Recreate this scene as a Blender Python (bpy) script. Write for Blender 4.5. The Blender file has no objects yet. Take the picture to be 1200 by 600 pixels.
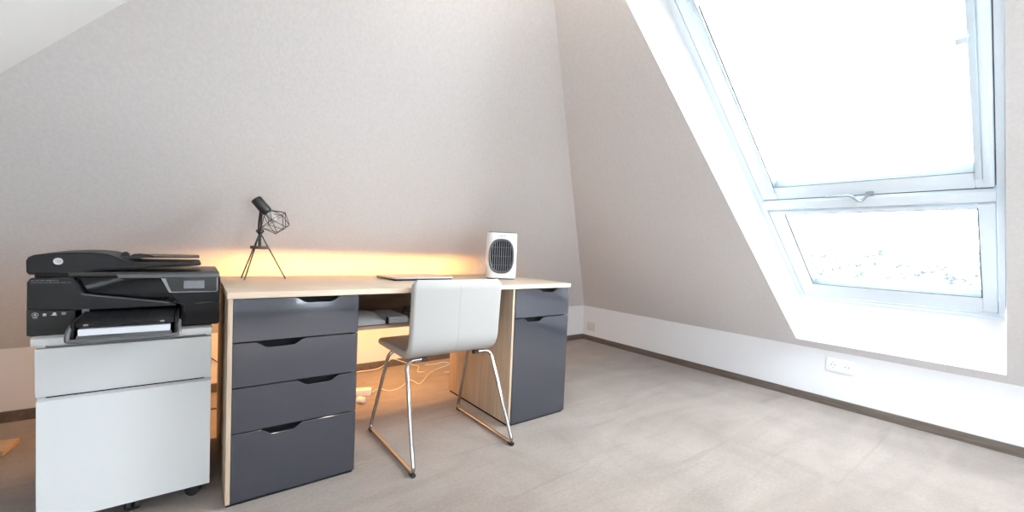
import bpy, bmesh, math, random
from mathutils import Vector, Matrix
random.seed(7)
COL = bpy.context.scene.collection
PI = math.pi

# ------------------------------------------------------------------ materials
def mat(name, col, rough=.6, metal=0., spec=.5, coat=0.):
    m = bpy.data.materials.new(name); m.use_nodes = True
    b = m.node_tree.nodes['Principled BSDF']
    b.inputs['Base Color'].default_value = (*col, 1)
    b.inputs['Roughness'].default_value = rough
    b.inputs['Metallic'].default_value = metal
    b.inputs['Specular IOR Level'].default_value = spec
    b.inputs['Coat Weight'].default_value = coat
    b.inputs['Coat Roughness'].default_value = .03
    return m

def tex(m, scale=(1, 1, 1), kind='noise', s=5., detail=4., c0=None, c1=None, p0=.3, p1=.7,
        bump=0., bdist=.001, layer2=None, distortion=0.):
    """procedural colour variation and bump in object space"""
    nt = m.node_tree; N = nt.nodes; L = nt.links; b = N['Principled BSDF']
    tc = N.new('ShaderNodeTexCoord'); mp = N.new('ShaderNodeMapping')
    mp.inputs['Scale'].default_value = scale
    L.new(tc.outputs['Object'], mp.inputs['Vector'])
    if kind == 'noise':
        t = N.new('ShaderNodeTexNoise'); t.inputs['Scale'].default_value = s
        t.inputs['Detail'].default_value = detail; t.inputs['Distortion'].default_value = distortion
        out = t.outputs['Fac']
    else:
        t = N.new('ShaderNodeTexWave'); t.inputs['Scale'].default_value = s
        t.inputs['Distortion'].default_value = distortion; t.inputs['Detail'].default_value = detail
        out = t.outputs['Fac']
    L.new(mp.outputs['Vector'], t.inputs['Vector'])
    if c0:
        r = N.new('ShaderNodeValToRGB')
        r.color_ramp.elements[0].position = p0; r.color_ramp.elements[1].position = p1
        r.color_ramp.elements[0].color = (*c0, 1); r.color_ramp.elements[1].color = (*c1, 1)
        L.new(out, r.inputs['Fac'])
        cur = r.outputs['Color']
        if layer2:
            sc2, s2, amt, lo, hi = layer2
            mp2 = N.new('ShaderNodeMapping'); mp2.inputs['Scale'].default_value = sc2
            L.new(tc.outputs['Object'], mp2.inputs['Vector'])
            t2 = N.new('ShaderNodeTexNoise'); t2.inputs['Scale'].default_value = s2
            t2.inputs['Detail'].default_value = 6; t2.inputs['Distortion'].default_value = 1.2
            L.new(mp2.outputs['Vector'], t2.inputs['Vector'])
            r2 = N.new('ShaderNodeValToRGB')
            r2.color_ramp.elements[0].position = .35; r2.color_ramp.elements[1].position = .65
            r2.color_ramp.elements[0].color = (lo, lo, lo, 1); r2.color_ramp.elements[1].color = (hi, hi, hi, 1)
            L.new(t2.outputs['Fac'], r2.inputs['Fac'])
            mx = N.new('ShaderNodeMix'); mx.data_type = 'RGBA'; mx.blend_type = 'MULTIPLY'
            mx.inputs['Factor'].default_value = amt
            L.new(cur, mx.inputs['A']); L.new(r2.outputs['Color'], mx.inputs['B'])
            cur = mx.outputs['Result']
        L.new(cur, b.inputs['Base Color'])
    if bump:
        bp = N.new('ShaderNodeBump'); bp.inputs['Strength'].default_value = bump
        bp.inputs['Distance'].default_value = bdist
        L.new(out, bp.inputs['Height']); L.new(bp.outputs['Normal'], b.inputs['Normal'])
    return m

M = {}
M['wallpaper'] = tex(mat('grey wallpaper', (.60, .585, .575), .85, spec=.2), scale=(1, 1, .12), s=90, detail=3,
                     c0=(.69, .67, .675), c1=(.74, .72, .725), bump=.25, bdist=.002)
M['slope_white'] = tex(mat('white roof plaster', (.78, .79, .80), .8, spec=.2), s=40, bump=.1, bdist=.001)
M['white_wall'] = tex(mat('white wall paint', (.70, .70, .725), .7, spec=.3), s=60, bump=.1, bdist=.001)
M['reveal'] = tex(mat('white reveal paint', (.86, .87, .88), .6, spec=.3), s=60, bump=.05, bdist=.001)
M['base'] = tex(mat('brown grey baseboard', (.14, .105, .085), .5), scale=(8, 1.2, 20), s=6,
                c0=(.085, .064, .052), c1=(.15, .118, .10), bump=.1, bdist=.001)
def carpet():
    m = mat('beige carpet', (.5, .44, .38), .95, spec=.1)
    nt = m.node_tree; N = nt.nodes; L = nt.links; b = N['Principled BSDF']
    tc = N.new('ShaderNodeTexCoord')
    def noise(sc, rot, s, det, dist):
        mp = N.new('ShaderNodeMapping'); mp.inputs['Scale'].default_value = sc; mp.inputs['Rotation'].default_value = (0, 0, rot)
        L.new(tc.outputs['Object'], mp.inputs['Vector'])
        t = N.new('ShaderNodeTexNoise'); t.inputs['Scale'].default_value = s; t.inputs['Detail'].default_value = det
        t.inputs['Distortion'].default_value = dist; L.new(mp.outputs['Vector'], t.inputs['Vector']); return t.outputs['Fac']
    def ramp(f, p0, p1, a, c):
        r = N.new('ShaderNodeValToRGB'); r.color_ramp.elements[0].position = p0; r.color_ramp.elements[1].position = p1
        r.color_ramp.elements[0].color = (*a, 1); r.color_ramp.elements[1].color = (*c, 1); L.new(f, r.inputs['Fac']); return r.outputs['Color']
    def mul(a, c, f=1.):
        x = N.new('ShaderNodeMix'); x.data_type = 'RGBA'; x.blend_type = 'MULTIPLY'; x.inputs['Factor'].default_value = f
        L.new(a, x.inputs['A']); L.new(c, x.inputs['B']); return x.outputs['Result']
    g = lambda v: (v, v, v)
    c = ramp(noise((1, 1, 1), 0, 1.3, 3, .3), .3, .7, (.285, .225, .194), (.365, .303, .270))
    c = mul(c, ramp(noise((.8, 2.6, 1), .9, 1.7, 7, 1.6), .36, .64, g(.84), g(1)))      # brushed pile
    c = mul(c, ramp(noise((3.0, 1.0, 1), .5, 1.1, 7, 2.2), .30, .52, g(.90), g(1)))
    c = mul(c, ramp(noise((.6, 9, 1), 1.3, 2.1, 3, .4), .62, .72, g(1), g(.87)))    # drag marks
    c = mul(c, ramp(noise((1, 1, 1), 0, 75, 6, 0), .3, .7, g(.84), g(1)))             # fibre
    L.new(c, b.inputs['Base Color'])
    bp = N.new('ShaderNodeBump'); bp.inputs['Strength'].default_value = .5; bp.inputs['Distance'].default_value = .004
    L.new(noise((1, 1, 1), 0, 260, 2, 0), bp.inputs['Height']); L.new(bp.outputs['Normal'], b.inputs['Normal'])
    b.inputs['Sheen Weight'].default_value = .3
    return m
M['carpet'] = carpet()
M['oak'] = tex(mat('light oak', (.52, .39, .27), .45), scale=(.9, 14, 14), s=4, detail=6, distortion=.6,
               c0=(.60, .465, .35), c1=(.71, .58, .46), p0=.3, p1=.72, bump=.06, bdist=.0006)
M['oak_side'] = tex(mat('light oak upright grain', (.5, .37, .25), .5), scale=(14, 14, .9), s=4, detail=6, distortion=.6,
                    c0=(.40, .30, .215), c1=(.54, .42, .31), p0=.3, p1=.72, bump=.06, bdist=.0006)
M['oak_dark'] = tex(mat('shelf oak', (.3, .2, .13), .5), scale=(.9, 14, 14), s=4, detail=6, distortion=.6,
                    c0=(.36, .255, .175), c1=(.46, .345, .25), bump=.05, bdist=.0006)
M['grey_gloss'] = tex(mat('anthracite gloss lacquer', (.036, .038, .050), .09, spec=.7, coat=.7), s=3, bump=.015, bdist=.002)
M['void'] = mat('black plinth and recess shade', (.006, .006, .007), .7, spec=.2)  # near black: stands for shade in recesses and holes, also the plinth
M['cab_white'] = tex(mat('white lacquered steel', (.66, .675, .685), .35), s=30, bump=.02, bdist=.0004)
M['black_rubber'] = tex(mat('black rubber', (.015, .015, .016), .55), s=50, bump=.05, bdist=.0005)
M['black_matte'] = tex(mat('matte black plastic', (.009, .009, .0105), .42, spec=.35), s=300, bump=.08, bdist=.0004)
M['black_dark'] = tex(mat('dark black plastic', (.005, .005, .0055), .38), s=300, bump=.05, bdist=.0004)
M['black_gloss'] = tex(mat('gloss black plastic', (.002, .002, .003), .10, spec=.3, coat=.1), s=5, bump=.01, bdist=.001)
M['char_top'] = tex(mat('charcoal plastic', (.025, .0235, .0225), .35), s=300, bump=.08, bdist=.0004)
M['grey_plastic'] = tex(mat('mid grey plastic', (.10, .103, .107), .3), s=200, bump=.05, bdist=.0003)
M['silver'] = tex(mat('silver plastic', (.26, .26, .27), .35, metal=.3), s=200, bump=.02, bdist=.0003)
M['screen'] = tex(mat('display glass', (.30, .31, .34), .2), s=300, c0=(.15, .155, .175), c1=(.20, .205, .225), bump=.01)
M['panel_dark'] = mat('dark control panel', (.013, .0135, .0145), .3)
M['print_white'] = mat('white printing', (.5, .5, .5), .5)
M['paper'] = tex(mat('white paper', (.62, .63, .68), .7), scale=(1, 1, 60), s=10, bump=.2, bdist=.0006)
M['badge'] = mat('chrome badge', (.75, .75, .76), .25, metal=.7)
M['lamp_black'] = tex(mat('black powder coated metal', (.022, .021, .022), .4), s=200, bump=.08, bdist=.0004)
M['lamp_ring'] = tex(mat('dark wood ring', (.07, .045, .032), .5), s=60, c0=(.05, .03, .022), c1=(.1, .065, .045), bump=.05)
M['bulb'] = mat('clear bulb glass', (.55, .53, .5), .1)
M['chrome'] = tex(mat('chrome steel', (.46, .455, .45), .10, metal=1.), s=4, bump=.01)
M['leather'] = tex(mat('white leather', (.375, .362, .352), .45), s=120, detail=5, bump=.12, bdist=.001)
M['heater_white'] = tex(mat('white moulded plastic', (.80, .80, .82), .3), s=50, bump=.01, bdist=.0004)
M['heater_grey'] = tex(mat('grey grille ring', (.10, .098, .11), .35), s=80, bump=.03, bdist=.0004)
M['grille'] = mat('grille bars', (.25, .25, .30), .3, metal=.4)
M['pvc'] = tex(mat('white window paint', (.76, .83, .90), .35), s=30, bump=.02, bdist=.0004)
M['rail'] = tex(mat('pale aluminium rail', (.58, .66, .72), .35, metal=.2), s=30, bump=.02, bdist=.0004)
M['gasket'] = mat('dark glazing gasket', (.07, .09, .10), .6)
M['alu'] = tex(mat('brushed aluminium', (.42, .46, .50), .35, metal=.7), scale=(1, 20, 1), s=40, bump=.03, bdist=.0003)
M['lap_top'] = tex(mat('silver laptop shell', (.55, .53, .52), .3, metal=.5), s=200, bump=.02, bdist=.0002)
M['cable_white'] = tex(mat('white cable', (.75, .73, .70), .5), s=50, bump=.02)
M['cable_dark'] = tex(mat('dark cable', (.03, .028, .026), .5), s=50, bump=.02)
M['socket'] = tex(mat('white socket plastic', (.76, .76, .77), .3), s=50, bump=.01, bdist=.0003)
M['socket_grey'] = tex(mat('beige blank plate', (.55, .53, .50), .4), s=50, bump=.01, bdist=.0003)
M['pouch'] = tex(mat('grey padded cloth', (.46, .46, .48), .8), s=60, bump=.4, bdist=.002)
M['ply'] = tex(mat('pale plywood', (.55, .38, .22), .6), scale=(1, 10, 10), s=6, c0=(.48, .33, .19), c1=(.62, .45, .28), bump=.05)
M['ground'] = tex(mat('meadow', (.30, .33, .26), .9), s=.05, c0=(.5, .52, .5), c1=(.62, .63, .62))
M['foliage'] = tex(mat('distant hazy foliage', (.3, .33, .3), .9), s=.4, c0=(.13, .14, .15), c1=(.20, .215, .225), bump=.5, bdist=.3)

def glass():
    m = bpy.data.materials.new('window glass'); m.use_nodes = True
    N = m.node_tree.nodes; L = m.node_tree.links; N.clear()
    o = N.new('ShaderNodeOutputMaterial'); t = N.new('ShaderNodeBsdfTransparent'); g = N.new('ShaderNodeBsdfGlossy')
    t.inputs['Color'].default_value = (.94, .96, .96, 1); g.inputs['Roughness'].default_value = .02
    lw = N.new('ShaderNodeLayerWeight'); lw.inputs['Blend'].default_value = .5
    pw_ = N.new('ShaderNodeMath'); pw_.operation = 'POWER'; pw_.inputs[1].default_value = 4.
    f = N.new('ShaderNodeMath'); f.operation = 'MULTIPLY_ADD'; f.inputs[1].default_value = .6; f.inputs[2].default_value = .03
    L.new(lw.outputs['Facing'], pw_.inputs[0]); L.new(pw_.outputs[0], f.inputs[0])
    x = N.new('ShaderNodeMixShader')
    L.new(f.outputs[0], x.inputs[0]); L.new(t.outputs[0], x.inputs[1]); L.new(g.outputs[0], x.inputs[2]); L.new(x.outputs[0], o.inputs[0])
    return m
M['glass'] = glass()
def emit(name, col, s):
    m = bpy.data.materials.new(name); m.use_nodes = True
    b = m.node_tree.nodes['Principled BSDF']; b.inputs['Base Color'].default_value = (.8, .8, .8, 1)
    b.inputs['Emission Color'].default_value = (*col, 1); b.inputs['Emission Strength'].default_value = s
    return m

# ------------------------------------------------------------------ builders
def mark(o, label=None, cat=None, group=None, kind=None):
    if label: o['label'] = label
    if cat: o['category'] = cat
    if group: o['group'] = group
    if kind: o['kind'] = kind
    return o
def thing(name, label, cat, loc=(0, 0, 0), rz=0., group=None):
    o = bpy.data.objects.new(name, None); COL.objects.link(o); o.empty_display_size = .05
    o.location = loc; o.rotation_euler = (0, 0, rz)
    return mark(o, label, cat, group)

class MB:
    def __init__(s): s.bm = bmesh.new()
    def _merge(s, b, mtx=None):
        if mtx is not None: bmesh.ops.transform(b, matrix=mtx, verts=b.verts)
        me = bpy.data.meshes.new('_'); b.to_mesh(me); s.bm.from_mesh(me); bpy.data.meshes.remove(me); b.free()
    def box(s, lo, hi, bev=0., seg=2, mtx=None):
        b = bmesh.new(); bmesh.ops.create_cube(b, size=1)
        for v in b.verts:
            v.co = Vector([lo[i] + (v.co[i] + .5) * (hi[i] - lo[i]) for i in range(3)])
        if bev: bmesh.ops.bevel(b, geom=b.edges[:], offset=bev, segments=seg, affect='EDGES', profile=.6)
        s._merge(b, mtx); return s
    def prism(s, pts, d0, d1, axis='y', bev=0., seg=2, mtx=None):
        """polygon (2-D points) extruded along an axis"""
        b = bmesh.new()
        def P(p, d):
            if axis == 'y': return (p[0], d, p[1])
            if axis == 'x': return (d, p[0], p[1])
            return (p[0], p[1], d)
        a = [b.verts.new(P(p, d0)) for p in pts]; c = [b.verts.new(P(p, d1)) for p in pts]
        b.faces.new(a); b.faces.new(c[::-1]); n = len(pts)
        for i in range(n): b.faces.new((a[i], a[(i + 1) % n], c[(i + 1) % n], c[i]))
        bmesh.ops.recalc_face_normals(b, faces=b.faces)
        if bev:
            ed = [e for e in b.edges if (e.verts[0] in a) == (e.verts[1] in a)]
            bmesh.ops.bevel(b, geom=ed, offset=bev, segments=seg, affect='EDGES')
        bmesh.ops.triangulate(b, faces=[f for f in b.faces if len(f.verts) > 4])
        s._merge(b, mtx); return s
    def loft(s, rings, cap=True, closed=False, mtx=None):
        b = bmesh.new(); R = [[b.verts.new(p) for p in r] for r in rings]; n = len(R[0])
        m = len(R)
        for i in range(m if closed else m - 1):
            A, B = R[i], R[(i + 1) % m]
            for k in range(n): b.faces.new((A[k], A[(k + 1) % n], B[(k + 1) % n], B[k]))
        if cap and not closed: b.faces.new(R[0][::-1]); b.faces.new(R[-1])
        bmesh.ops.recalc_face_normals(b, faces=b.faces)
        s._merge(b, mtx); return s
    def tube(s, pts, r, n=10, cap=True, mtx=None, closed=False):
        pts = [Vector(p) for p in pts]; rings = []; up = None; m = len(pts)
        for i, p in enumerate(pts):
            if closed: t = pts[(i + 1) % m] - pts[i - 1]
            else: t = pts[min(i + 1, m - 1)] - pts[max(i - 1, 0)]
            t.normalize()
            if up is None: up = t.orthogonal().normalized()
            up = (up - t * up.dot(t)).normalized(); q = t.cross(up)
            rr = r[i] if isinstance(r, (list, tuple)) else r
            rings.append([p + up * rr * math.cos(2 * PI * k / n) + q * rr * math.sin(2 * PI * k / n) for k in range(n)])
        return s.loft(rings, cap, closed, mtx)
    def cyl(s, a, b, r, n=24, r2=None):
        return s.tube([a, b], [r, r if r2 is None else r2], n)
    def torus(s, c, ax, R, r, n=28, k=8, sq=1.):
        ax = Vector(ax).normalized(); u = ax.orthogonal().normalized(); v = ax.cross(u); c = Vector(c)
        return s.tube([c + u * R * math.cos(2 * PI * i / n) + v * R * sq * math.sin(2 * PI * i / n) for i in range(n)], r, k, closed=True)
    def ico(s, c, r, sub=2, sc=(1, 1, 1)):
        b = bmesh.new(); bmesh.ops.create_icosphere(b, subdivisions=sub, radius=r)
        for v in b.verts: v.co = Vector([v.co[i] * sc[i] + c[i] for i in range(3)])
        s._merge(b); return s
    def quad(s, *p):
        s.bm.faces.new([s.bm.verts.new(q) for q in p]); return s
    def build(s, name, m, parent=None, smooth=35):
        me = bpy.data.meshes.new(name); s.bm.to_mesh(me); s.bm.free()
        me.materials.append(m if not isinstance(m, str) else M[m])
        if smooth:
            me.polygons.foreach_set('use_smooth', [True] * len(me.polygons))
            me.set_sharp_from_angle(angle=math.radians(smooth))
        o = bpy.data.objects.new(name, me); COL.objects.link(o); o.parent = parent
        return o

def smooth_path(pts, k=6):
    P = [Vector(p) for p in pts]; out = []
    for i in range(len(P) - 1):
        a, b, c, d = P[max(i - 1, 0)], P[i], P[i + 1], P[min(i + 2, len(P) - 1)]
        for j in range(k):
            t = j / k
            out.append(.5 * ((2 * b) + (c - a) * t + (2 * a - 5 * b + 4 * c - d) * t * t + (3 * b - a - 3 * c + d) * t ** 3))
    out.append(P[-1]); return out
def fillet(pts, r, k=6):
    """polyline with its inner corners rounded by radius-ish r"""
    P = [Vector(p) for p in pts]; out = [P[0]]
    for i in range(1, len(P) - 1):
        a = (P[i - 1] - P[i]); b = (P[i + 1] - P[i]); la, lb = a.length, b.length
        d = min(r, la * .45, lb * .45); s = P[i] + a / la * d; e = P[i] + b / lb * d
        for j in range(k + 1):
            t = j / k; out.append((1 - t) ** 2 * s + 2 * t * (1 - t) * P[i] + t * t * e)
    out.append(P[-1]); return out
def rrect(w, d, r, k=5):
    """rounded rectangle outline centred at 0"""
    out = []
    for cx, cy, a0 in ((w / 2 - r, d / 2 - r, 0), (-w / 2 + r, d / 2 - r, PI / 2), (-w / 2 + r, -d / 2 + r, PI), (w / 2 - r, -d / 2 + r, 1.5 * PI)):
        for i in range(k + 1):
            a = a0 + PI / 2 * i / k; out.append((cx + r * math.cos(a), cy + r * math.sin(a)))
    return out

# ------------------------------------------------------------------ room
XR, YB, HK, HB = 3.272, 3.097, .355, .052      # right wall, back wall, knee wall height, baseboard height
T1, T2, XL, YN, ZC = .763, .923, -1.807, -2.4, 2.15
def rx(z, off=0.): return XR - (z - HK - off) / T1     # x on the right slope (or on a plane parallel to it)
def lx(z): return XL + (z - HK) / T1
def by(z): return YB - (z - HK) / T2
def struct(name, mb, m, parent=None):
    o = mb.build(name, m, parent, smooth=0)
    if parent is None: o['kind'] = 'structure'
    return o
struct('floor', MB().box((XL - .1, YN - .1, -.12), (XR + .1, YB + .1, 0)), 'carpet')
struct('wall_back_knee', MB().box((XL, YB, 0), (XR + .1, YB + .1, HK)), 'white_wall')
struct('wall_right_knee', MB().box((XR, YN, 0), (XR + .1, YB, HK)), 'white_wall')
struct('wall_left_knee', MB().box((XL - .1, YN, 0), (XL, YB + .1, HK)), 'white_wall')
struct('wall_back', MB().quad((XL, YB, HK), (XR, YB, HK), (rx(ZC), by(ZC), ZC), (lx(ZC), by(ZC), ZC)), 'wallpaper')
struct('ceiling', MB().quad((lx(ZC), by(ZC), ZC), (rx(ZC), by(ZC), ZC), (rx(ZC), YN, ZC), (lx(ZC), YN, ZC)), 'slope_white')
GX0, GX1, GZ0, GZ1 = .98, 1.48, .06, 1.50      # unseen glazed gable opening behind the camera, added for frontal fill light
struct('wall_front', MB().prism([(XL - .1, 0), (GX0, 0), (GX0, ZC), (lx(ZC), ZC), (XL - .1, HK)], YN - .1, YN)
       .prism([(GX1, 0), (XR + .1, 0), (XR + .1, HK), (GX1, HK + T1 * (XR - GX1))], YN - .1, YN)
       .box((GX0, YN - .1, 0), (GX1, YN, GZ0)).prism([(GX0, GZ1), (GX1, GZ1), (GX1, HK + T1 * (XR - GX1)), (rx(ZC), ZC), (GX0, ZC)], YN - .1, YN), 'white_wall')
gw = bpy.data.objects.new('window_3', None); COL.objects.link(gw); gw['kind'] = 'structure'
gf = MB()
for lo, hi in (((GX0, GZ0), (GX0 + .06, GZ1)), ((GX1 - .06, GZ0), (GX1, GZ1)), ((GX0 + .06, GZ0), (GX1 - .06, GZ0 + .06)), ((GX0 + .06, GZ1 - .06), (GX1 - .06, GZ1))):
    gf.box((lo[0], YN - .08, lo[1]), (hi[0], YN - .03, hi[1]), .004)
gf.build('window_frame', 'pvc', gw)
MB().quad((GX0 + .06, YN - .055, GZ0 + .06), (GX1 - .06, YN - .055, GZ0 + .06), (GX1 - .06, YN - .055, GZ1 - .06), (GX0 + .06, YN - .055, GZ1 - .06)).build('glass_pane', 'glass', gw)
struct('baseboard_back', MB().box((XL, YB - .014, 0), (XR, YB, HB), .002, 1), 'base')
struct('baseboard_right', MB().box((XR - .014, YN, 0), (XR, YB - .014, HB), .002, 1), 'base')
struct('baseboard_left', MB().box((XL, YN, 0), (XL + .014, YB - .014, HB), .002, 1), 'base')
struct('baseboard_front', MB().box((XL + .014, YN, 0), (XR - .014, YN + .014, HB), .002, 1), 'base')

# right slope with its window; left slope with an unseen one added for fill
Z0, Z1 = .410, 2.02
OPEN = [(.113, 1.055, False), (-1.50, -.558, True)]     # y0, y1 of each opening, and whether it is the added fill window in the left slope
def slope_pt(y, z, off=0.): return (rx(z, off), y, z)
def mirror(mb):
    for v in mb.bm.verts: v.co.x = XL + XR - v.co.x
    bmesh.ops.reverse_faces(mb.bm, faces=mb.bm.faces); return mb
def slope(a, b):
    sl = MB()
    sl.quad(slope_pt(YN, HK), slope_pt(YB, HK), slope_pt(by(Z0), Z0), slope_pt(YN, Z0))
    sl.quad(slope_pt(YN, Z1), slope_pt(by(Z1), Z1), slope_pt(by(ZC), ZC), slope_pt(YN, ZC))
    sl.quad(slope_pt(YN, Z0), slope_pt(a, Z0), slope_pt(a, Z1), slope_pt(YN, Z1))
    sl.quad(slope_pt(b, Z0), slope_pt(by(Z0), Z0), slope_pt(by(Z1), Z1), slope_pt(b, Z1))
    return sl
struct('wall_right', slope(*OPEN[0][:2]), 'wallpaper')
struct('wall_left', mirror(slope(*OPEN[1][:2])), 'slope_white')
OFF = .30; ZF0, ZF1 = .690, 1.99
AL = math.atan(T1); SA, CA = math.sin(AL), math.cos(AL)
def window(idx, y0, y1, mir):
    # reveal lining, from the opening in the slope out to the frame
    r = MB(); e = .004; f0, f1 = y0 + .018, y1 + .004
    P = lambda y, z, off: slope_pt(y, z, off)
    OO = OFF + .06
    r.quad(P(y0, Z0, 0), P(y1, Z0, 0), P(f1, ZF0, OO - .06), P(f0, ZF0, OO - .06))
    r.quad(P(f0, ZF0, OO - .06), P(f1, ZF0, OO - .06), P(f1, ZF0 + .02, OO + .1), P(f0, ZF0 + .02, OO + .1))
    r.quad(P(y0, Z1, 0), P(y1, Z1, 0), P(f1, Z1 + .02, OO + .1), P(f0, Z1 + .02, OO + .1))
    r.quad(P(y1, Z0, 0), P(y1, Z1, 0), P(f1, Z1 + .02, OO + .1), P(f1, ZF0, OO + .1))
    r.quad(P(y0, Z0, 0), P(y0, Z1, 0), P(f0, Z1 + .02, OO + .1), P(f0, ZF0, OO + .1))
    if mir: mirror(r)
    struct('trim_%d' % idx, r, 'reveal')
    # local axes: X = along the wall (+y), Y = up the slope, Z = into the room
    w = bpy.data.objects.new('window_%d' % idx, None); COL.objects.link(w); w['kind'] = 'structure'  # the mirrored one is the unseen fill window
    o = Vector(P(y0 + .020, ZF0 + .01, OFF))
    ex, ey = Vector((0, 1, 0)), Vector((-CA, 0, SA)); ez = Vector((-SA, 0, -CA))
    mt = Matrix((ex, ey, -ex.cross(ey) if ex.cross(ey).dot(ez) < 0 else ex.cross(ey))).transposed().to_4x4()
    mt.translation = o
    W = y1 + .006 - (y0 + .02); H = (ZF1 + .02 - ZF0 - .01) / SA + .03
    def part(name, mb, m, par=w):
        bmesh.ops.transform(mb.bm, matrix=mt, verts=mb.bm.verts)
        if mir: mirror(mb)
        bmesh.ops.recalc_face_normals(mb.bm, faces=mb.bm.faces)
        return mb.build(name, m, par, smooth=30)
    v = lambda z: (z - ZF0 - .01) / SA
    def ringbox(mb, x0, x1, yb, yt, l, rr, bb, tt, z0, z1, bev=.003):
        mb.box((x0, yb, z0), (x0 + l, yt, z1), bev); mb.box((x1 - rr, yb, z0), (x1, yt, z1), bev)
        mb.box((x0 + l, yb, z0), (x1 - rr, yb + bb, z1), bev); mb.box((x0 + l, yt - tt, z0), (x1 - rr, yt, z1), bev)
        return mb
    vc0, vc1 = v(1.200), v(1.262)
    fr = MB()
    # outer frame: jambs, sill bar, head, and the cross bar between the two lights
    fr.box((0, 0, -.10), (.022, H, .0), .002); fr.box((W - .034, 0, -.10), (W, H, .0), .002)
    fr.box((.022, -.02, -.10), (W - .034, .02, .0), .003); fr.box((.022, H - .03, -.10), (W - .034, H, 0), .002)
    fr.prism([(vc0, -.09), (vc1, -.09), (vc1, .020), (vc0 + .050, .022), (vc0, -.022)], .022, W - .034, 'x')
    part('window_frame', fr, 'pvc')
    part('sill_strip', MB().box((.0, -.028, -.02), (W, .0, .010), .003), 'pvc')
    # lower fixed light
    x0, x1 = .026, W - .038
    low = ringbox(MB(), x0, x1, .022, vc0 + .004, .052, .078, v(.792) - .022, .03, -.07, -.004)
    ls = part('fixed_sash', low, 'pvc')
    gx0, gx1 = x0 + .050, x1 - .076
    part('gasket', ringbox(MB(), gx0 - .001, gx1 + .001, v(.790), vc0 - .020, .0045, .006, .005, .003, -.05, -.0035, 0), 'gasket', ls)
    part('glass_pane', MB().box((gx0, v(.78), -.014), (gx1, vc0, -.010)), 'glass', ls)
    # upper pivoting sash
    u0 = vc1 + .008; u1 = H - .034
    up = ringbox(MB(), x0, x1, u0, u1, .052, .078, v(1.322) - u0, .08, -.06, .004, .004)
    up.box((x0 + .010, u0 + .03, .004), (x0 + .030, u1, .009), .002)
    us = part('sash', up, 'pvc')
    part('gasket', ringbox(MB(), gx0 - .001, gx1 + .001, v(1.320), u1 - .075, .005, .0065, .0035, .004, -.05, .0045, 0), 'gasket', us)
    part('glass_pane', MB().box((gx0, v(1.31), -.014), (gx1, u1 - .07, -.010)), 'glass', us)
    part('gasket', MB().box((W - .0375, u0 + .01, -.04), (W - .0345, u1, -.006)).box((.0225, u0, -.04), (.0255, u1, -.008))
         .box((.03, vc1 + .0005, -.03), (W - .04, vc1 + .004, .0)), 'gasket', us)
    part('blind_rail', MB().box((x0 + .032, u0 + .055, .004), (x0 + .052, u1 - .02, .012), .002), 'rail', us)
    part('blind_rail', MB().box((x1 - .077, u0 + .055, .004), (x1 - .045, u1 - .02, .012), .002), 'rail', us)
    part('blind_clip', MB().box((x0 + .046, v(1.676), .0), (x0 + .078, v(1.690), .024), .003), 'rail', us)
    part('blind_clip', MB().box((x1 - .082, v(1.950), .0), (x1 - .046, v(1.972), .024), .003), 'rail', us)
    # vent handle on the bottom rail
    hy = v(1.284); hx = W * .5
    pts = fillet([(hx + .118, hy - .002, .028), (hx + .018, hy + .002, .032), (hx - .008, hy - .038, .034), (hx - .020, hy - .040, .030), (hx - .045, hy - .018, .008)], .018)
    h = part('vent_handle', MB().tube(pts, .0065, 10), 'alu', us)
    part('handle_mount', MB().box((hx - .064, hy - .030, .003), (hx - .032, hy - .008, .014), .003), 'alu', h)
    return mt, W, H, mir
wins = [window(i + 1, *o) for i, o in enumerate(OPEN)]

# ------------------------------------------------------------------ outside
mark(MB().box((-300, -320, -7.4), (500, 260, -7)).build('ground', 'ground', smooth=0), kind='structure')
tl = MB()
def crown_height(a): return 2.2 + 2.2 * math.sin(a * 9) + 1.3 * math.sin(a * 31 + 1) + .8 * math.sin(a * 83)
for k in range(3200):
    a = math.radians(-14 + 58 * random.random()); d = 118 + 45 * random.random()
    z = -6 + (random.random() ** .8) * (6 + crown_height(a) + (d - 118) * .05)
    r = .5 + .55 * random.random()
    tl.ico((d * math.cos(a), d * math.sin(a), z), r, 1, (1, 1, .8 + .5 * random.random()))
for v in tl.bm.verts: v.co += Vector([random.uniform(-.12, .12) for _ in range(3)])
mark(tl.build('tree_line', 'foliage', smooth=80), 'pale hazy belt of distant trees seen through the lower window pane', 'trees', kind='stuff')

# ------------------------------------------------------------------ desk
D0, D1, DY, DYB = .111, 1.698, 1.730, 2.385
desk = thing('desk', 'long light oak desk with grey glossy drawers and a cupboard door', 'desk', (.9, 2.05, 0))
def dpart(name, mb, m, parent=desk, **k):
    off = Vector((-.9, -2.05, 0))
    bmesh.ops.translate(mb.bm, vec=off, verts=mb.bm.verts)
    return mb.build(name, m, parent, **k)
dpart('tabletop', MB().box((.094, 1.722, .729), (1.702, 2.41, .751), .0015), 'oak')
PED = [(.097, .5243), (1.300, 1.698)]
for (a, b), nm in zip(PED, 'LR'):
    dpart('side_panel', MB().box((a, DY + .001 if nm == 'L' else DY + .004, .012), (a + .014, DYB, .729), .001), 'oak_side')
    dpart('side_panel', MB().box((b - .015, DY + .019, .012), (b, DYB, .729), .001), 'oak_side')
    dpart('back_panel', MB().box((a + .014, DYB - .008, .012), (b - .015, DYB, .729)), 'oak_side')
    dpart('plinth', MB().box((a + .004, DY + .012, 0), (b - .004, DYB - .01, .012)), 'void')
    dpart('recess_shade_block', MB().box((a + .0145, DY + .032, .016), (b - .0155, DYB - .009, .727)), 'void')  # solid black block painting the shade behind the front notches
dpart('shelf', MB().box((.5243, 1.895, .547), (1.300, 2.36, .563), .001), 'oak_dark')
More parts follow.
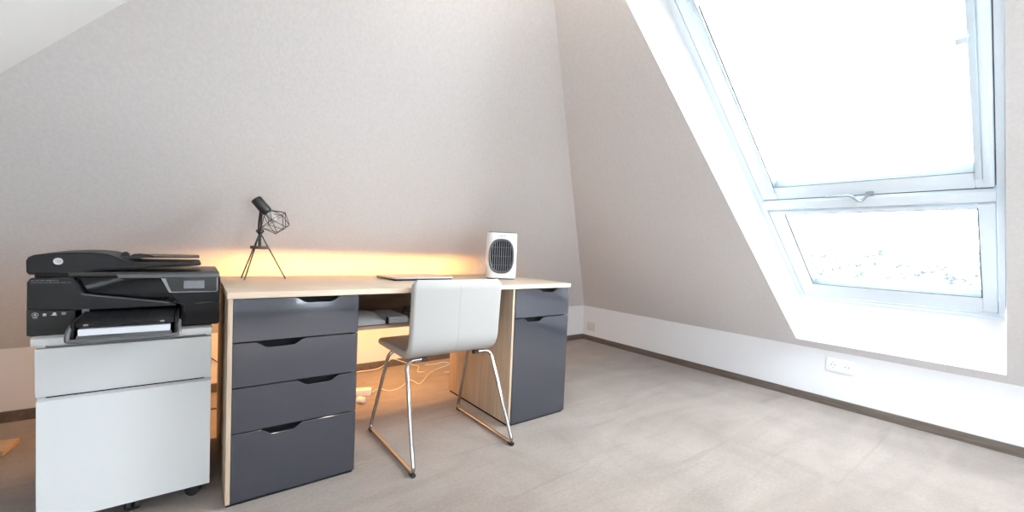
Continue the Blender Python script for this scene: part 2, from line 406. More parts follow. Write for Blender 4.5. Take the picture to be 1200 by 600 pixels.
dpart('modesty_panel', MB().box((.5243, 2.345, .563), (1.300, 2.36, .729)), 'oak_dark')
def front(name, x0, x1, z0, z1, n0, n1, m='grey_gloss'):
    """a front with a shallow scooped finger notch in its top edge, n0..n1 wide at the top"""
    dz = .021; k = 8; w = (n1 - n0) * .27; pts = [(x0, z0), (x1, z0), (x1, z1)]
    S = lambda t: t * t * (3 - 2 * t)
    for i in range(k + 1):
        t = i / k; pts.append((n1 - w * t, z1 - dz * S(t)))
    for i in range(k + 1):
        t = i / k; pts.append((n0 + w - w * t, z1 - dz * S(1 - t)))
    pts.append((x0, z1))
    o = dpart(name, MB().prism(pts, DY, DY + .018, 'y', .0012, 1), m)
    return o
fs = [('drawer', .013, .2545, .196, .336), ('drawer', .2585, .4145, .307, .462), ('drawer', .4185, .5725, .174, .336), ('drawer', .5765, .727, .296, .463)]
for nm, z0, z1, n0, n1 in fs: front(nm, D0 + .001, .5243, z0, z1, n0, n1)
front('door', 1.3155, 1.698, .013, .5695, 1.372, 1.520)
front('drawer', 1.3155, 1.698, .5735, .727, 1.464, 1.618)

# warm LED strip under the rear edge of the top, and its light
led = emit('warm led', (1., .55, .2), 5.)
ls = MB().box((.14, 2.386, .696), (1.480, 2.391, .704))
mark(ls.build('led_strip', led, smooth=0), 'warm glowing light strip fixed along the back of the desk', 'light strip')

# ------------------------------------------------------------------ cabinet on castors
cb = thing('filing_cabinet', 'white two-drawer filing cabinet on castors carrying the black printer', 'cabinet', (-.152, 2.1, 0))
def cpart(name, mb, m, parent=cb, **k):
    bmesh.ops.translate(mb.bm, vec=Vector((.152, -2.1, 0)), verts=mb.bm.verts); return mb.build(name, m, parent, **k)
C0, C1, CY = -.3622, .0588, 1.853
cpart('top_panel', MB().box((C0 - .004, CY - .002, .592), (C1, 2.34, .615), .002), 'cab_white')
cpart('body', MB().box((C0 + .006, CY + .020, .052), (C0 + .022, 2.335, .592), .001).box((C1 - .018, CY + .020, .052), (C1 - .002, 2.335, .592), .001)
      .box((C0 + .022, CY + .03, .052), (C1 - .018, 2.335, .070)).box((C0 + .022, 2.32, .07), (C1 - .018, 2.335, .592)).box((C0 + .022, CY + .045, .07), (C1 - .018, CY + .05, .592)), 'cab_white')
d1 = cpart('drawer', MB().prism([(CY, .452), (CY, .583), (CY + .018, .583), (CY + .018, .436), (CY + .010, .436)], C0 + .004, C1 - .001, 'x', .001, 1), 'cab_white')
d2 = cpart('drawer', MB().prism([(CY + .001, .050), (CY + .001, .424), (CY + .019, .430), (CY + .019, .050)], C0 + .006, C1 - .001, 'x', .001, 1), 'cab_white')
cpart('groove_shade', MB().box((C0 + .02, CY + .022, .424), (C1 - .02, CY + .03, .45)), 'void', d1)  # black strip standing in for shade in the drawer gap
cpart('base_frame', MB().box((C0 + .01, CY + .012, .044), (C1 - .006, 2.33, .052)), 'void')
for x, y, a in ((C0 + .055, 1.90, .5), (C1 - .045, 1.905, 1.2), (C0 + .055, 2.28, .2), (C1 - .045, 2.28, -.4), (-.150, 1.905, .15)):
    c = MB(); u = Vector((math.cos(a), math.sin(a), 0)); p = Vector((x, y, .021))
    for s_ in (-1, 1): c.tube([p + u * s_ * .004, p + u * s_ * .006, p + u * s_ * .016, p + u * s_ * .018], [.018, .021, .021, .016], 20)
    co = cpart('castor', c, 'black_rubber')
    cpart('castor_fork', MB().cyl((x, y, .034), (x, y, .045), .008, 12).tube([p + u * .003 + Vector((0, 0, .018)), p - u * .003 + Vector((0, 0, .018))], .012, 12), 'black_matte', co)

# ------------------------------------------------------------------ printer
pr = thing('printer', 'black all-in-one printer with paper in its tray on the white cabinet', 'printer', (-.15, 2.07, .615))
def ppart(name, mb, m, parent=pr, **k):
    bmesh.ops.translate(mb.bm, vec=Vector((.15, -2.07, -.615)), verts=mb.bm.verts); return mb.build(name, m, parent, **k)
PY = 1.90
body = MB()
body.box((-.381, PY + .012, .618), (-.284, 2.235, .790), .006)                 # left block
body.box((-.028, PY + .012, .618), (.080, 2.235, .792), .006)                  # right block
body.box((-.29, PY + .026, .692), (-.02, 2.235, .792), .003)                   # bridge above the tray bay
body.box((-.29, 2.16, .618), (-.02, 2.235, .70), .003); body.box((-.29, PY + .01, .618), (-.02, 2.2, .623))
body.box((-.37, PY + .03, .615), (-.30, 2.2, .619)); body.box((-.01, PY + .03, .615), (.06, 2.2, .619))
ppart('body', body, 'black_gloss')
ppart('front_cover', MB().prism([(-.382, .6975), (-.3815, .778), (-.377, .787), (-.368, .791), (-.291, .793), (-.287, .790), (-.268, .742), (-.262, .738), (-.065, .7035), (-.045, .698),
      (-.040, .692), (-.13, .6905), (-.28, .6895)], PY - .004, PY + .03, 'y', .0025), 'black_matte')
ppart('cover_edge', MB().tube([(-.270, PY - .004, .7415), (-.262, PY - .005, .7375), (-.06, PY - .005, .7030)], .0012, 6), 'silver')
ppart('lower_panel', MB().prism([(-.383, .618), (-.383, .6955), (-.30, .6885), (-.284, .6885), (-.284, .624), (-.28, .6145), (-.375, .6145)], PY - .002, PY + .03, 'y', .003), 'black_dark')
ppart('cartridge_door', MB().prism([(-.085, .7955), (-.058, .7385), (-.030, .7005), (-.0275, .640), (-.024, .618), (.074, .618), (.0815, .624), (.0815, .790), (.078, .7955)], PY - .004, PY + .03, 'y', .003), 'black_gloss')
ppart('seam', MB().tube(smooth_path([(-.048, PY - .005, .704), (-.030, PY - .006, .698), (-.018, PY - .006, .685), (-.014, PY - .005, .640)]), .0022, 6), 'char_top')
ppart('grip_groove', MB().prism([(.008, .6975), (.018, .702), (.073, .703), (.074, .6985), (.016, .6945)], PY - .006, PY + .0, 'y', .001, 1), 'char_top')
cpn = ppart('control_panel', MB().prism([(-.082, .7880), (-.061, .7395), (-.057, .7370), (.070, .7365), (.0745, .741), (.0745, .7895)], PY - .009, PY, 'y', .001, 1), 'silver')
ppart('panel_face', MB().prism([(-.070, .7900), (-.056, .7450), (-.052, .7410), (.068, .7400), (.071, .7430), (.071, .7900)], PY - .0105, PY - .006, 'y', .0006, 1), 'panel_dark', cpn)
ppart('screen', MB().box((-.0215, PY - .0120, .7510), (.0360, PY - .008, .7790), .0008, 1), 'screen', cpn)
# blocky little stars printed on the gloss strip left of the panel are reflections in the photo; left out
ppart('scanner_lid', MB().box((-.300, PY + .002, .7935), (.079, 2.225, .809), .005, 3), 'char_top')
ppart('lid_strip', MB().prism([(-.190, .8000), (-.186, .7890), (.074, .7885), (.0795, .7915), (.0795, .8005)], PY - .006, PY + .012, 'y', .002), 'grey_plastic')
adf = [(-.379, .8005), (-.3845, .808), (-.385, .842), (-.381, .853), (-.370, .860), (-.334, .8665), (-.290, .870), (-.250, .8705), (-.215, .867), (-.190, .858), (-.168, .8455),
       (-.145, .8400), (.022, .8395), (.0265, .8345), (.020, .8305), (-.060, .8240), (-.150, .8185), (-.230, .8130), (-.275, .8030), (-.285, .8005)]
ac = ppart('feeder_cover', MB().prism(adf, PY + .002, 2.17, 'y', .006, 3), 'black_matte', smooth=50)
ppart('feeder_base', MB().box((-.372, PY + .02, .790), (-.285, 2.2, .804), .004), 'black_dark')
ppart('feeder_tray', MB().prism([(-.170, .8475), (-.120, .8520), (.020, .8530), (.0225, .8570), (-.10, .8580), (-.172, .8570)], 1.99, 2.20, 'y', .002), 'char_top')
ppart('paper_guide', MB().prism([(-.165, .856), (-.160, .864), (-.140, .8665), (-.120, .864), (-.100, .857)], 1.985, 2.00, 'y', .002), 'black_dark')
ppart('paper_guide', MB().prism([(-.190, .856), (-.188, .869), (-.176, .872), (-.170, .866), (-.165, .856)], 1.985, 2.02, 'y', .002), 'black_dark')
bd = ppart('logo_badge', MB().cyl((-.319, PY - .002, .842), (-.319, PY + .004, .842), .0105, 28), 'badge')
def lettering(txt, size, loc, m, parent, name='lettering', rot=(PI / 2, 0, 0), shift=Vector((.15, -2.07, -.615)), align='CENTER', shear=0.):
    cu = bpy.data.curves.new(name, 'FONT'); cu.body = txt; cu.size = size; cu.extrude = .0002; cu.align_x = align; cu.align_y = 'CENTER'; cu.shear = shear
    t = bpy.data.objects.new(name, cu); COL.objects.link(t)
    me = bpy.data.meshes.new_from_object(t.evaluated_get(bpy.context.evaluated_depsgraph_get()))
    COL.objects.unlink(t); bpy.data.objects.remove(t)
    from mathutils import Euler
    me.transform(Matrix.Translation(Vector(loc) + shift) @ Euler(rot).to_matrix().to_4x4())
    me.materials.clear(); me.materials.append(M[m])
    o = bpy.data.objects.new(name, me); COL.objects.link(o); o.parent = parent; return o
lettering('hp', .014, (-.3192, PY - .0024, .843), 'grey_plastic', bd, shear=.3)
# the two lines of fine print and the row of small symbols on the left of the front
fp = MB(); rnd = random.Random(3)
for z, x1, hh in ((.7835, -.318, .0016), (.7770, -.292, .0012)):
    x = -.374
    while x < x1:
        w = rnd.choice((.004, .007, .010, .013)); fp.box((x, PY - .0046, z - hh), (min(x + w, x1), PY - .0038, z + hh)); x += w + .0022
ppart('fine_print', fp, 'grey_plastic')
ic = MB(); yy0, yy1 = PY - .0028, PY - .0018
ic.torus((-.3655, yy0, .6800), (0, 1, 0), .0062, .0006, 20, 5); ic.prism([(-.3685, .678), (-.3625, .678), (-.3655, .6845)], yy0 - .0002, yy1, 'y'); ic.box((-.370, yy0, .6700), (-.361, yy1, .6712))
ic.torus((-.3465, yy0, .6795), (0, 1, 0), .0045, .0006, 4, 5); ic.box((-.3500, yy0, .6755), (-.3430, yy1, .6770)); ic.box((-.349, yy0, .6785), (-.344, yy1, .6820))
ic.prism([(-.335, .6765), (-.329, .6800), (-.330, .6840), (-.325, .6855), (-.322, .6820), (-.324, .6785), (-.3205, .6775), (-.322, .6755)], yy0 - .0002, yy1, 'y')
for q in (.6770, .6800, .6830): ic.box((-.3115, yy0, q), (-.3025, yy1, q + .0012))
ppart('symbols', ic, 'print_white')
# paper cassette pulled out at the front
def squeeze(mb):
    for v in mb.bm.verts: v.co.x = -.1495 + (v.co.x + .1525) * .945
    return mb
tr = MB()
tr.box((-.276, 1.715, .6225), (-.032, 2.15, .6275), .001)
tr.prism([(1.722, .622), (1.712, .640), (1.735, .676), (1.76, .679), (2.15, .681), (2.15, .622)], -.277, -.268, 'x', .001, 1)
tr.prism([(1.722, .622), (1.712, .640), (1.735, .676), (1.76, .679), (2.15, .681), (2.15, .622)], -.037, -.028, 'x', .001, 1)
squeeze(tr); tray = ppart('paper_tray', tr, 'black_matte')
lip = MB(); lp = [(-.2785, 1.745, .664), (-.2795, 1.712, .650), (-.2795, 1.702, .632), (-.270, 1.700, .6275), (-.20, 1.698, .6265), (-.10, 1.698, .6265), (-.036, 1.700, .6275), (-.0255, 1.702, .632), (-.0255, 1.712, .650), (-.0265, 1.745, .664)]
lip.tube(smooth_path(lp, 5), .0060, 10)
squeeze(lip); ppart('tray_lip', lip, 'grey_plastic', tray)
ppart('paper_stack', squeeze(MB().box((-.259, 1.712, .6400), (-.048, 1.985, .6575))), 'paper', tray)
ppart('paper_stop', squeeze(MB().prism([(-.262, .6300), (-.044, .6300), (-.044, .6400), (-.14, .6385), (-.185, .6360), (-.262, .6400)], 1.711, 1.718, 'y')), 'grey_plastic', tray)
ot = MB(); ot.prism([(1.725, .662), (1.722, .672), (1.733, .6765), (1.90, .6815), (2.05, .6840), (2.05, .6800), (1.90, .6770), (1.75, .668)], -.2655, -.0395, 'x', .001, 1)
for x in (-.215, -.160, -.105): ot.prism([(1.745, .6775), (1.745, .6785), (1.93, .6855), (1.93, .6825)], x, x + .003, 'x')
squeeze(ot); out = ppart('output_tray', ot, 'black_matte')
for x in (-.236, -.070): ppart('glint_tab', MB().box((x - .005, 1.7195, .666), (x + .005, 1.726, .6715), .0015), 'silver', out)  # small silver tabs standing in for glints on the tray edge
ppart('slide_catch', MB().box((-.268, PY - .010, .684), (-.252, PY + .005, .692), .001).box((-.268, PY - .008, .676), (-.262, PY + .005, .684)), 'grey_plastic')

# ------------------------------------------------------------------ tripod cage lamp
lamp = thing('table_lamp', 'black tripod table lamp with a wire cage shade on the desk', 'lamp', (.235, 2.225, .751))
def lpart(name, mb, m, parent=lamp, **k):
    bmesh.ops.translate(mb.bm, vec=Vector((-.235, -2.225, -.751)), verts=mb.bm.verts); return mb.build(name, m, parent, **k)
hub = Vector((.236, 2.215, .962))
for f in ((.176, 2.290, .752), (.180, 2.190, .752), (.338, 2.215, .752)):
    f = Vector(f); t = hub + (f - hub).normalized() * .012
    lpart('leg', MB().tube([t, f + Vector((0, 0, .003))], .0029, 8).ico(tuple(f + Vector((0, 0, .002))), .003, 1), 'lamp_black')
lpart('ring', MB().cyl((.236, 2.220, .888), (.236, 2.220, .901), .036, 32), 'lamp_ring')
lpart('stem', MB().cyl((.236, 2.219, .890), (.236, 2.216, .96), .0062, 12), 'lamp_black')
lpart('hub', MB().ico(tuple(hub + Vector((0, 0, .004))), .013, 2, (1, 1, 1.2)).cyl(hub + Vector((-.016, -.004, .006)), hub + Vector((.014, -.004, .006)), .006, 12), 'lamp_black')
lpart('arm', MB().tube([(.230, 2.212, .965), (.229, 2.190, 1.01), (.233, 2.180, 1.066)], .0042, 8).tube([(.238, 2.212, .965), (.238, 2.20, 1.01), (.240, 2.190, 1.062)], .0032, 8), 'lamp_black')
S0, S1 = Vector((.214, 2.178, 1.106)), Vector((.256, 2.168, 1.052)); ax = (S1 - S0).normalized()
sk = lpart('lamp_socket', MB().tube([S0 - ax * .003, S0, S0 + ax * .004, S1 - ax * .004, S1, S1 + ax * .006], [.014, .0205, .0225, .0225, .020, .016], 24), 'lamp_black')
lpart('bulb', MB().tube([S1, S1 + ax * .014, S1 + ax * .03, S1 + ax * .045, S1 + ax * .055], [.011, .013, .019, .016, .004], 16), 'bulb', sk)
u = ax.orthogonal().normalized(); w = ax.cross(u)
def ringp(t, r, ph, n=5): return [S1 + ax * t + (u * math.cos(2 * PI * (i + ph) / n) + w * math.sin(2 * PI * (i + ph) / n)) * r for i in range(n)]
A_, B_, C_ = ringp(.004, .021, 0), ringp(.042, .060, .5), ringp(.094, .036, 0)
cg = MB()
for R in (A_, B_, C_):
    for i in range(5): cg.tube([R[i], R[(i + 1) % 5]], .0014, 6)
for i in range(5):
    cg.tube([A_[i], B_[i]], .0014, 6); cg.tube([A_[i], B_[i - 1]], .0014, 6)
    cg.tube([C_[i], B_[i]], .0014, 6); cg.tube([C_[i], B_[i - 1]], .0014, 6)
lpart('cage_shade', cg, 'lamp_black')

# ------------------------------------------------------------------ laptop
lt = thing('laptop', 'closed silver laptop with dark edge lying on the desk behind the chair', 'laptop', (.945, 2.155, .751), .06)
lt_base = MB(); lt_base.prism(rrect(.335, .235, .012), .0015, .009, 'z', .0015); lt_base.build('base', 'black_matte', lt)
MB().prism(rrect(.337, .237, .012), .0095, .0165, 'z', .002).build('lid', 'lap_top', lt)
for x in (-.13, .10): MB().box((x, -.1, 0), (x + .03, .1, .0018)).build('foot', 'black_rubber', lt)

# ------------------------------------------------------------------ fan heater
ht = thing('fan_heater', 'white upright fan heater with a grey oval grille on the desk', 'heater', (1.470, 2.097, .751), math.radians(-35))
hw, hd, hh = .182, .150, .278
def hring(z, s=0.): return [(x, y, z) for x, y in rrect(hw - 2 * s, hd - 2 * s, .045 - s * .5, 7)]
MB().loft([hring(.006, .004), hring(.012, .0), hring(.14, -.001), hring(hh - .010, .0), hring(hh - .002, .004)]).build('housing', 'heater_white', ht, smooth=40)
MB().loft([hring(0, .006), hring(.006, .006)]).build('base', 'black_matte', ht)
MB().loft([hring(hh - .002, .008), hring(hh + .002, .010)]).build('top_cap', 'black_matte', ht)
def oval(w, h, n=40, p=2.6):
    return [(math.copysign(abs(math.cos(2 * PI * i / n)) ** (2 / p), math.cos(2 * PI * i / n)) * w / 2, .137 + math.copysign(abs(math.sin(2 * PI * i / n)) ** (2 / p), math.sin(2 * PI * i / n)) * h / 2) for i in range(n)]
FY = -hd / 2
fo, fi, fm = oval(.150, .205), oval(.126, .176), oval(.138, .190)
gr = MB().loft([[(x, FY + .004, z) for x, z in fo], [(x, FY - .006, z) for x, z in fo], [(x, FY - .010, z) for x, z in fm], [(x, FY - .005, z) for x, z in fi], [(x, FY + .004, z) for x, z in fi]], cap=False)
g_ = gr.build('grille_ring', 'heater_grey', ht, smooth=50)
MB().prism(oval(.130, .180), FY - .0015, FY + .001, 'y').build('grille_opening', 'void', ht, smooth=0)
for i in range(-4, 5):
    x = i * .0130; q = .086 * (1 - abs(x / .064) ** 2.6) ** (1 / 2.6)
    MB().tube([(x, FY - .004, .137 - q), (x, FY - .004, .137 + q)], .0017, 6).build('grille_bar', 'grille', ht)
for z in (.085, .137, .189): MB().box((-.058, FY - .003, z - .0012), (.058, FY - .0018, z + .0012)).build('cross_wire', 'heater_grey', ht)
tm = MB()
for i, w_ in enumerate((.006, .010, .005, .009)): tm.box((-.020 + i * .011, FY - .0006, hh - .022), (-.020 + i * .011 + w_ * .9, FY + .002, hh - .0195))
tm.build('fine_print', 'grey_plastic', ht)
cd = smooth_path([(1.50, 2.205, .775), (1.535, 2.30, .768), (1.56, 2.40, .80), (1.56, 2.50, .862), (1.585, 2.545, .842), (1.60, 2.60, .78), (1.62, 2.66, .68), (1.62, 2.72, .40), (1.60, 2.75, .06), (1.58, 2.74, .006), (1.45, 2.74, .005)])
mark(MB().tube(cd, .0026, 8).build('heater_cable', 'cable_white'), 'thin pale cable hanging behind the desk from the fan heater', 'cable')

# ------------------------------------------------------------------ chair
ch = thing('chair', 'white leather chair with chrome sled legs pushed up to the desk', 'chair', (.955, 1.86, 0))
def chpart(name, mb, m, parent=ch, **k):
    bmesh.ops.translate(mb.bm, vec=Vector((-.955, -1.86, 0)), verts=mb.bm.verts); return mb.build(name, m, parent, **k)
# centre line of the shell seen from the side: seat front, bend, back top
cl = fillet([(0, 2.095, .448), (0, 1.705, .445), (0, 1.685, .787)], .085, 8)
def dens(P, step=.02):
    o = [P[0]]
    for a, b in zip(P[:-1], P[1:]):
        n = max(1, int((b - a).length / step))
        for i in range(1, n + 1): o.append(a.lerp(b, i / n))
    return o
cl = dens(cl)
L_ = [0]
for a, b in zip(cl[:-1], cl[1:]): L_.append(L_[-1] + (b - a).length)
tot = L_[-1]; rings = []
for i, p in enumerate(cl):
    t = (cl[min(i + 1, len(cl) - 1)] - cl[max(i - 1, 0)]).normalized(); nrm = Vector((0, -t.z, t.y))   # to one side of the shell
    e = min(L_[i], tot - L_[i]); cr = .018; half = .2285
    if e < cr: half -= cr - math.sqrt(max(0, cr * cr - (cr - e) ** 2)) * 1.0
    half = max(half, .205)
    th = .017 * (1 if e > .016 else (.35 + .65 * math.sqrt(max(0, 1 - (1 - e / .016) ** 2))))
    ring = []
    for x, y in rrect(2 * half, 2 * th, th * .95, 5):
        sag = .0; ring.append(Vector((.957 + x, p.y, p.z)) + nrm * (y + sag))
    rings.append(ring)
chpart('shell', MB().loft(rings), 'leather', smooth=60)
seam = []
for i, p in enumerate(cl):
    if L_[i] > tot - .345 - .05 and tot - L_[i] > .006:
        t = (cl[min(i + 1, len(cl) - 1)] - cl[max(i - 1, 0)]).normalized(); nrm = Vector((0, -t.z, t.y))
        seam.append((.957, *(p + nrm * (.0172 if nrm.y < 0 or nrm.z < -.2 else -.0172)).yz))
if len(seam) > 2: chpart('seam', MB().tube(seam, .0007, 6), 'leather')
for sx, xt, xf in ((-1, .737, .7055), (1, 1.176, 1.200)):
    xi = xt - sx * .085
    P = [(xi, 1.745, .424), (xt + .0 * sx, 1.742, .423), (xf, 1.556, .0115), (xf, 2.088, .0115), (xt, 1.945, .423), (xi, 1.945, .424)]
    chpart('sled_leg', MB().tube(fillet(P, .036, 7), .0085, 14), 'chrome')
    for y in (1.745, 1.945): chpart('mount', MB().box((xi - .013, y - .012, .416), (xi + .013, y + .012, .431), .003), 'black_rubber')
    for y in (1.572, 2.070):
        chpart('glide', MB().tube([(xf, y - .017, .0085), (xf, y + .017, .0085)], .0092, 12).box((xf - .008, y - .016, 0), (xf + .008, y + .016, .006), .002), 'black_rubber')

# ------------------------------------------------------------------ things on the shelf under the desk top
pc = MB()
pw = []
for i in range(9):
    t = i / 8; x = .536 + .168 * t; h_ = .052 * (1 - .35 * t ** 2.2) * (1 if 0 < i < 8 else .75)
    pw.append([(x, 1.918 + y, .5635 + max(0, z)) for y, z in ((0, 0), (0, h_ * .55), (.02, h_ * .8), (.10, h_), (.20, h_ * .95), (.27, h_ * .6), (.28, 0))])
mark(MB().loft(pw).build('cloth_pouch', 'pouch', smooth=60), 'grey padded pouch on the shelf beside the left drawers', 'pouch')
st = thing('document_stack', 'flat pale stack of papers on the shelf behind the chair back', 'papers', (.762, 2.02, .563), .03)
for k in range(5):
    MB().box((-.044 + random.uniform(-.002, .002), -.10, .0005 + k * .006), (.050 + random.uniform(-.003, .003), .12, .006 + k * .006), .0008, 1, Matrix.Rotation(random.uniform(-.03, .03), 4, 'Z')).build('paper_sheaf', 'paper', st, smooth=0)
mark(MB().prism([(.7085, .5635), (.7150, .5635), (.7140, .594), (.7100, .597)], 1.905, 1.93, 'y', .001, 1).build('folder_clip', 'black_matte'), 'small black clip upright between the grey pouch and papers', 'clip')
cc = []
for i in range(70):
    a = i * .42; cc.append((.865 + (.035 + .006 * math.sin(i * .37)) * math.cos(a), 2.02 + .05 * math.sin(a), .5665 + .0007 * i))
mark(MB().tube(smooth_path(cc, 2), .0028, 6).build('coiled_cable', 'cable_dark'), 'dark coiled cable on the shelf just behind the chair back', 'cable')

# ------------------------------------------------------------------ floor cables and sockets
ps = thing('power_strip', 'white power strip on the carpet beside the left drawers', 'power strip', (.800, 2.60, 0), math.radians(-20))
MB().box((-.17, -.026, .001), (.075, .026, .040), .006, 3).build('housing', 'socket', ps)
for k in range(3):
    so = MB().torus((-.125 + k * .072, 0, .0405), (0, 0, 1), .0185, .002, 24, 6).build('socket_rim', 'socket', ps)
    MB().cyl((-.125 + k * .072 - .006, 0, .0395), (-.125 + k * .072 - .006, 0, .0412), .0022, 8).cyl((-.125 + k * .072 + .006, 0, .0395), (-.125 + k * .072 + .006, 0, .0412), .0022, 8).build('pin_hole', 'void', so)
pg = thing('plug', 'pale rounded plug lying on the carpet in front of the power strip', 'plug', (.775, 2.465, 0), .6)
MB().tube([(0, -.028, .02), (0, -.022, .02), (0, .016, .02), (0, .022, .02)], [.012, .0185, .0195, .015], 20).build('plug_body', 'socket', pg)
MB().cyl((-.0095, .02, .02), (-.0095, .042, .02), .0022, 8).cyl((.0095, .02, .02), (.0095, .042, .02), .0022, 8).build('pin', 'alu', pg)
def cable(name, pts, r, m, label):
    mark(MB().tube(smooth_path(pts), r, 7).build(name, m), label, 'cable')
cable('floor_cable', [(.877, 2.572, .016), (.91, 2.62, .004), (.947, 2.643, .004), (.98, 2.57, .004), (1.05, 2.585, .004), (1.13, 2.66, .004), (1.183, 2.70, .004), (1.195, 2.60, .004), (1.29, 2.70, .004), (1.372, 2.79, .004), (1.473, 2.856, .004), (1.60, 2.92, .004), (1.57, 2.99, .004), (1.50, 2.97, .004), (1.42, 2.99, .004)],
      .0032, 'cable_white', 'white cable wandering over the carpet from the power strip under the desk')
cable('wall_cable', [(.80, 3.00, .004), (.90, 3.03, .008), (.94, 3.04, .012), (1.00, 3.04, .010), (1.08, 3.05, .012), (1.14, 3.06, .035), (1.185, 3.072, .062), (1.25, 3.06, .040), (1.32, 3.04, .010), (1.36, 2.98, .004), (1.30, 2.86, .004), (1.34, 2.83, .004)],
      .003, 'cable_white', 'white cable looping up against the baseboard under the desk')
cable('hanging_cable', [(-.02, 3.085, .30), (.06, 3.082, .245), (.10, 3.082, .206), (.16, 3.082, .152), (.24, 3.078, .09), (.30, 3.075, .060), (.36, 3.05, .006), (.42, 3.0, .004)],
      .0028, 'cable_dark', 'dark cable sloping down the wall between the cabinet and desk')
cable('power_cable', [(-.10, 2.80, .004), (.02, 2.77, .004), (.095, 2.782, .004), (.143, 2.766, .004), (.25, 2.72, .004), (.42, 2.68, .004), (.60, 2.665, .004), (.634, 2.659, .014)],
      .0035, 'cable_dark', 'dark cable on the carpet between the cabinet and desk')

def socket_plate(y0, y1, z0, z1):
    s_ = thing('double_socket', 'white double power socket on the low wall under the window', 'socket', (XR, (y0 + y1) / 2, (z0 + z1) / 2))
    w = y1 - y0; h = z1 - z0
    MB().box((-.009, -w / 2, -h / 2), (-.0002, w / 2, h / 2), .002).build('cover_plate', 'socket', s_)
    for k in (-1, 1):
        c = k * w / 4
        so = MB().torus((-.0095, c, 0), (1, 0, 0), .021, .0022, 28, 6).cyl((-.0094, c, 0), (-.0086, c, 0), .0195, 28).build('socket_insert', 'socket', s_)
        MB().cyl((-.0100, c - .0095, 0), (-.009, c - .0095, 0), .0032, 10).cyl((-.0100, c + .0095, 0), (-.009, c + .0095, 0), .0032, 10).build('pin_hole', 'void', so)
        for q in (.014, -.020): MB().box((-.0106, c - .004, q), (-.009, c + .004, q + .006)).build('earth_clip', 'alu', so)
socket_plate(.742, .893, .229, .313)
bp_ = thing('blank_plate', 'beige grey blank wall plate low in the far corner', 'wall plate', (XR, 2.983, .148))
MB().box((-.008, -.050, -.045), (-.0002, .050, .045), .002).build('cover_plate', 'socket_grey', bp_)
MB().box((-.0095, -.034, -.030), (-.0078, .034, .030), .001).build('insert', 'socket_grey', bp_)

# wooden board at the far left
mark(MB().box((-.80, -.07, .002), (0, .07, .022), .002, 2, Matrix.Translation((-.585, 2.70, 0)) @ Matrix.Rotation(-.12, 4, 'Z')).build('wooden_board', 'ply'),
     'pale wooden board on the carpet, its end showing left of the cabinet', 'board')

# ------------------------------------------------------------------ ceiling lamp (above the frame)
cl_ = thing('ceiling_lamp', 'round white ceiling lamp giving warm light near the top of the room', 'lamp', (.72, .95, ZC))
MB().tube([(0, 0, -.001), (0, 0, -.02), (0, 0, -.026)], [.11, .11, .105], 40).build('lamp_base', 'heater_white', cl_)
MB().tube([(0, 0, -.026), (0, 0, -.045), (0, 0, -.06), (0, 0, -.066)], [.10, .095, .07, .02], 40).build('diffuser', emit('warm diffuser', (1, .86, .70), 1.6), cl_)

# ------------------------------------------------------------------ lights
def area(name, size, mtx, power, col, portal=False, sy=None):
    l = bpy.data.lights.new(name, 'AREA'); l.shape = 'RECTANGLE'; l.size = size; l.size_y = sy or size
    l.energy = power; l.color = col
    if portal: l.cycles.is_portal = True
    o = bpy.data.objects.new(name, l); COL.objects.link(o); o.matrix_world = mtx; return o
for i, (mt, W, H, mir) in enumerate(wins):
    m = mt @ Matrix.Translation((W / 2, H / 2, -.16))
    m = m.copy()
    if mir: m.translation.x = XL + XR - m.translation.x
    zdir = Vector((-SA if mir else SA, 0, CA))     # lamp -Z must look into the room, so its +Z looks outwards
    x_ = Vector((0, 1, 0)); y_ = zdir.cross(x_)
    mm = Matrix((x_, y_, zdir)).transposed().to_4x4(); mm.translation = m.translation
    area('window_portal', W + .1, mm, 1, (1, 1, 1), True, H + .1)
mm = Matrix((Vector((1, 0, 0)), Vector((0, 0, -1)), Vector((0, -1, 0)))).transposed()
mm = Matrix((Vector((-1, 0, 0)), Vector((0, 0, 1)), Vector((0, 1, 0)))).transposed().to_4x4() @ Matrix.Rotation(PI, 4, 'Y')
mm.translation = ((GX0 + GX1) / 2, YN - .12, (GZ0 + GZ1) / 2)
area('window_portal', GX1 - GX0 + .1, mm, 1, (1, 1, 1), True, GZ1 - GZ0 + .1)
# the light of the strip
m = (Matrix((Vector((1, 0, 0)), Vector((0, 0, 1)), Vector((0, -1, 0)))).transposed() @ Matrix.Rotation(math.radians(-36), 3, 'X')).to_4x4(); m.translation = (.80, 2.3935, .700)
area('strip_light', 1.36, m, 8., (1., .49, .13), sy=.012)
p = bpy.data.lights.new('ceiling_bulb', 'POINT'); p.energy = 3; p.color = (1, .88, .74); p.shadow_soft_size = .08
po = bpy.data.objects.new('ceiling_bulb', p); COL.objects.link(po); po.location = (.72, .95, ZC - .16)

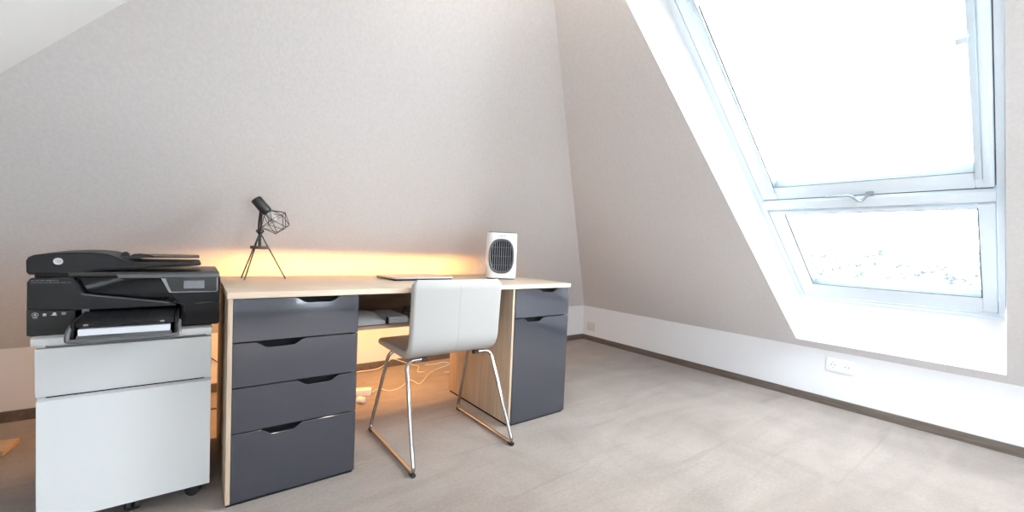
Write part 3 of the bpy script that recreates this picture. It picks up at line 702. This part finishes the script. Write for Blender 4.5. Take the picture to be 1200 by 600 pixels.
sn = bpy.data.lights.new('added_sun', 'SUN'); sn.energy = 5; sn.angle = .3; sn.color = (1, .98, .95)  # sun lamp added so the distant trees outside get light
so_ = bpy.data.objects.new('added_sun', sn); COL.objects.link(so_); so_.rotation_euler = (0, -math.radians(62), 0)
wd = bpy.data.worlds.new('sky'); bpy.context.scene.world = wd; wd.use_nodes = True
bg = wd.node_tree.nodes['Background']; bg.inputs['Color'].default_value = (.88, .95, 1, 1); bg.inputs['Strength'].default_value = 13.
# hazy sky, brighter towards the horizon than overhead
WN, WL = wd.node_tree.nodes, wd.node_tree.links
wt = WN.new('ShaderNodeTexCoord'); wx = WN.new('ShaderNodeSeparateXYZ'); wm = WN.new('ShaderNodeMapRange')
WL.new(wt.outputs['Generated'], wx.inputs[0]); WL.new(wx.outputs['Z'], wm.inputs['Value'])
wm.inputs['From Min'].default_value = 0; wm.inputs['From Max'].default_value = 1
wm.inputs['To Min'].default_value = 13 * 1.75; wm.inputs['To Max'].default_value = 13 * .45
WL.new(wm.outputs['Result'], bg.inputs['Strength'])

# ------------------------------------------------------------------ camera
yaw, pitch, roll, f = .6764, -.0373, .0436, 491.95
cy, sy = math.cos(yaw), math.sin(yaw); fwd = Vector((sy, cy, 0)); right = Vector((cy, -sy, 0)); up = Vector((0, 0, 1))
cp, sp = math.cos(pitch), math.sin(pitch); f2 = fwd * cp + up * sp; u2 = up * cp - fwd * sp
cr, sr_ = math.cos(roll), math.sin(roll); r3 = right * cr + u2 * sr_; u3 = u2 * cr - right * sr_
cam = bpy.data.cameras.new('camera'); co = bpy.data.objects.new('camera', cam); COL.objects.link(co)
mw = Matrix((r3, u3, -f2)).transposed().to_4x4(); mw.translation = (0, 0, .9471); co.matrix_world = mw
cam.sensor_width = 36; cam.sensor_fit = 'HORIZONTAL'; cam.lens = f / 1200 * 36
cam.shift_x = (600 - 619.31) / 1200; cam.shift_y = (308.29 - 300) / 1200; cam.clip_start = .02; cam.clip_end = 1000
sc = bpy.context.scene; sc.camera = co
sc.view_settings.view_transform = 'Standard'; sc.view_settings.look = 'None'; sc.view_settings.gamma = 1
sc.view_settings.use_curve_mapping = False; sc.view_settings.exposure = 1.1
sc.cycles.max_bounces = 12; sc.cycles.diffuse_bounces = 8; sc.cycles.transparent_max_bounces = 12
sc.cycles.use_denoising = True
sc.cycles.sample_clamp_indirect = 6
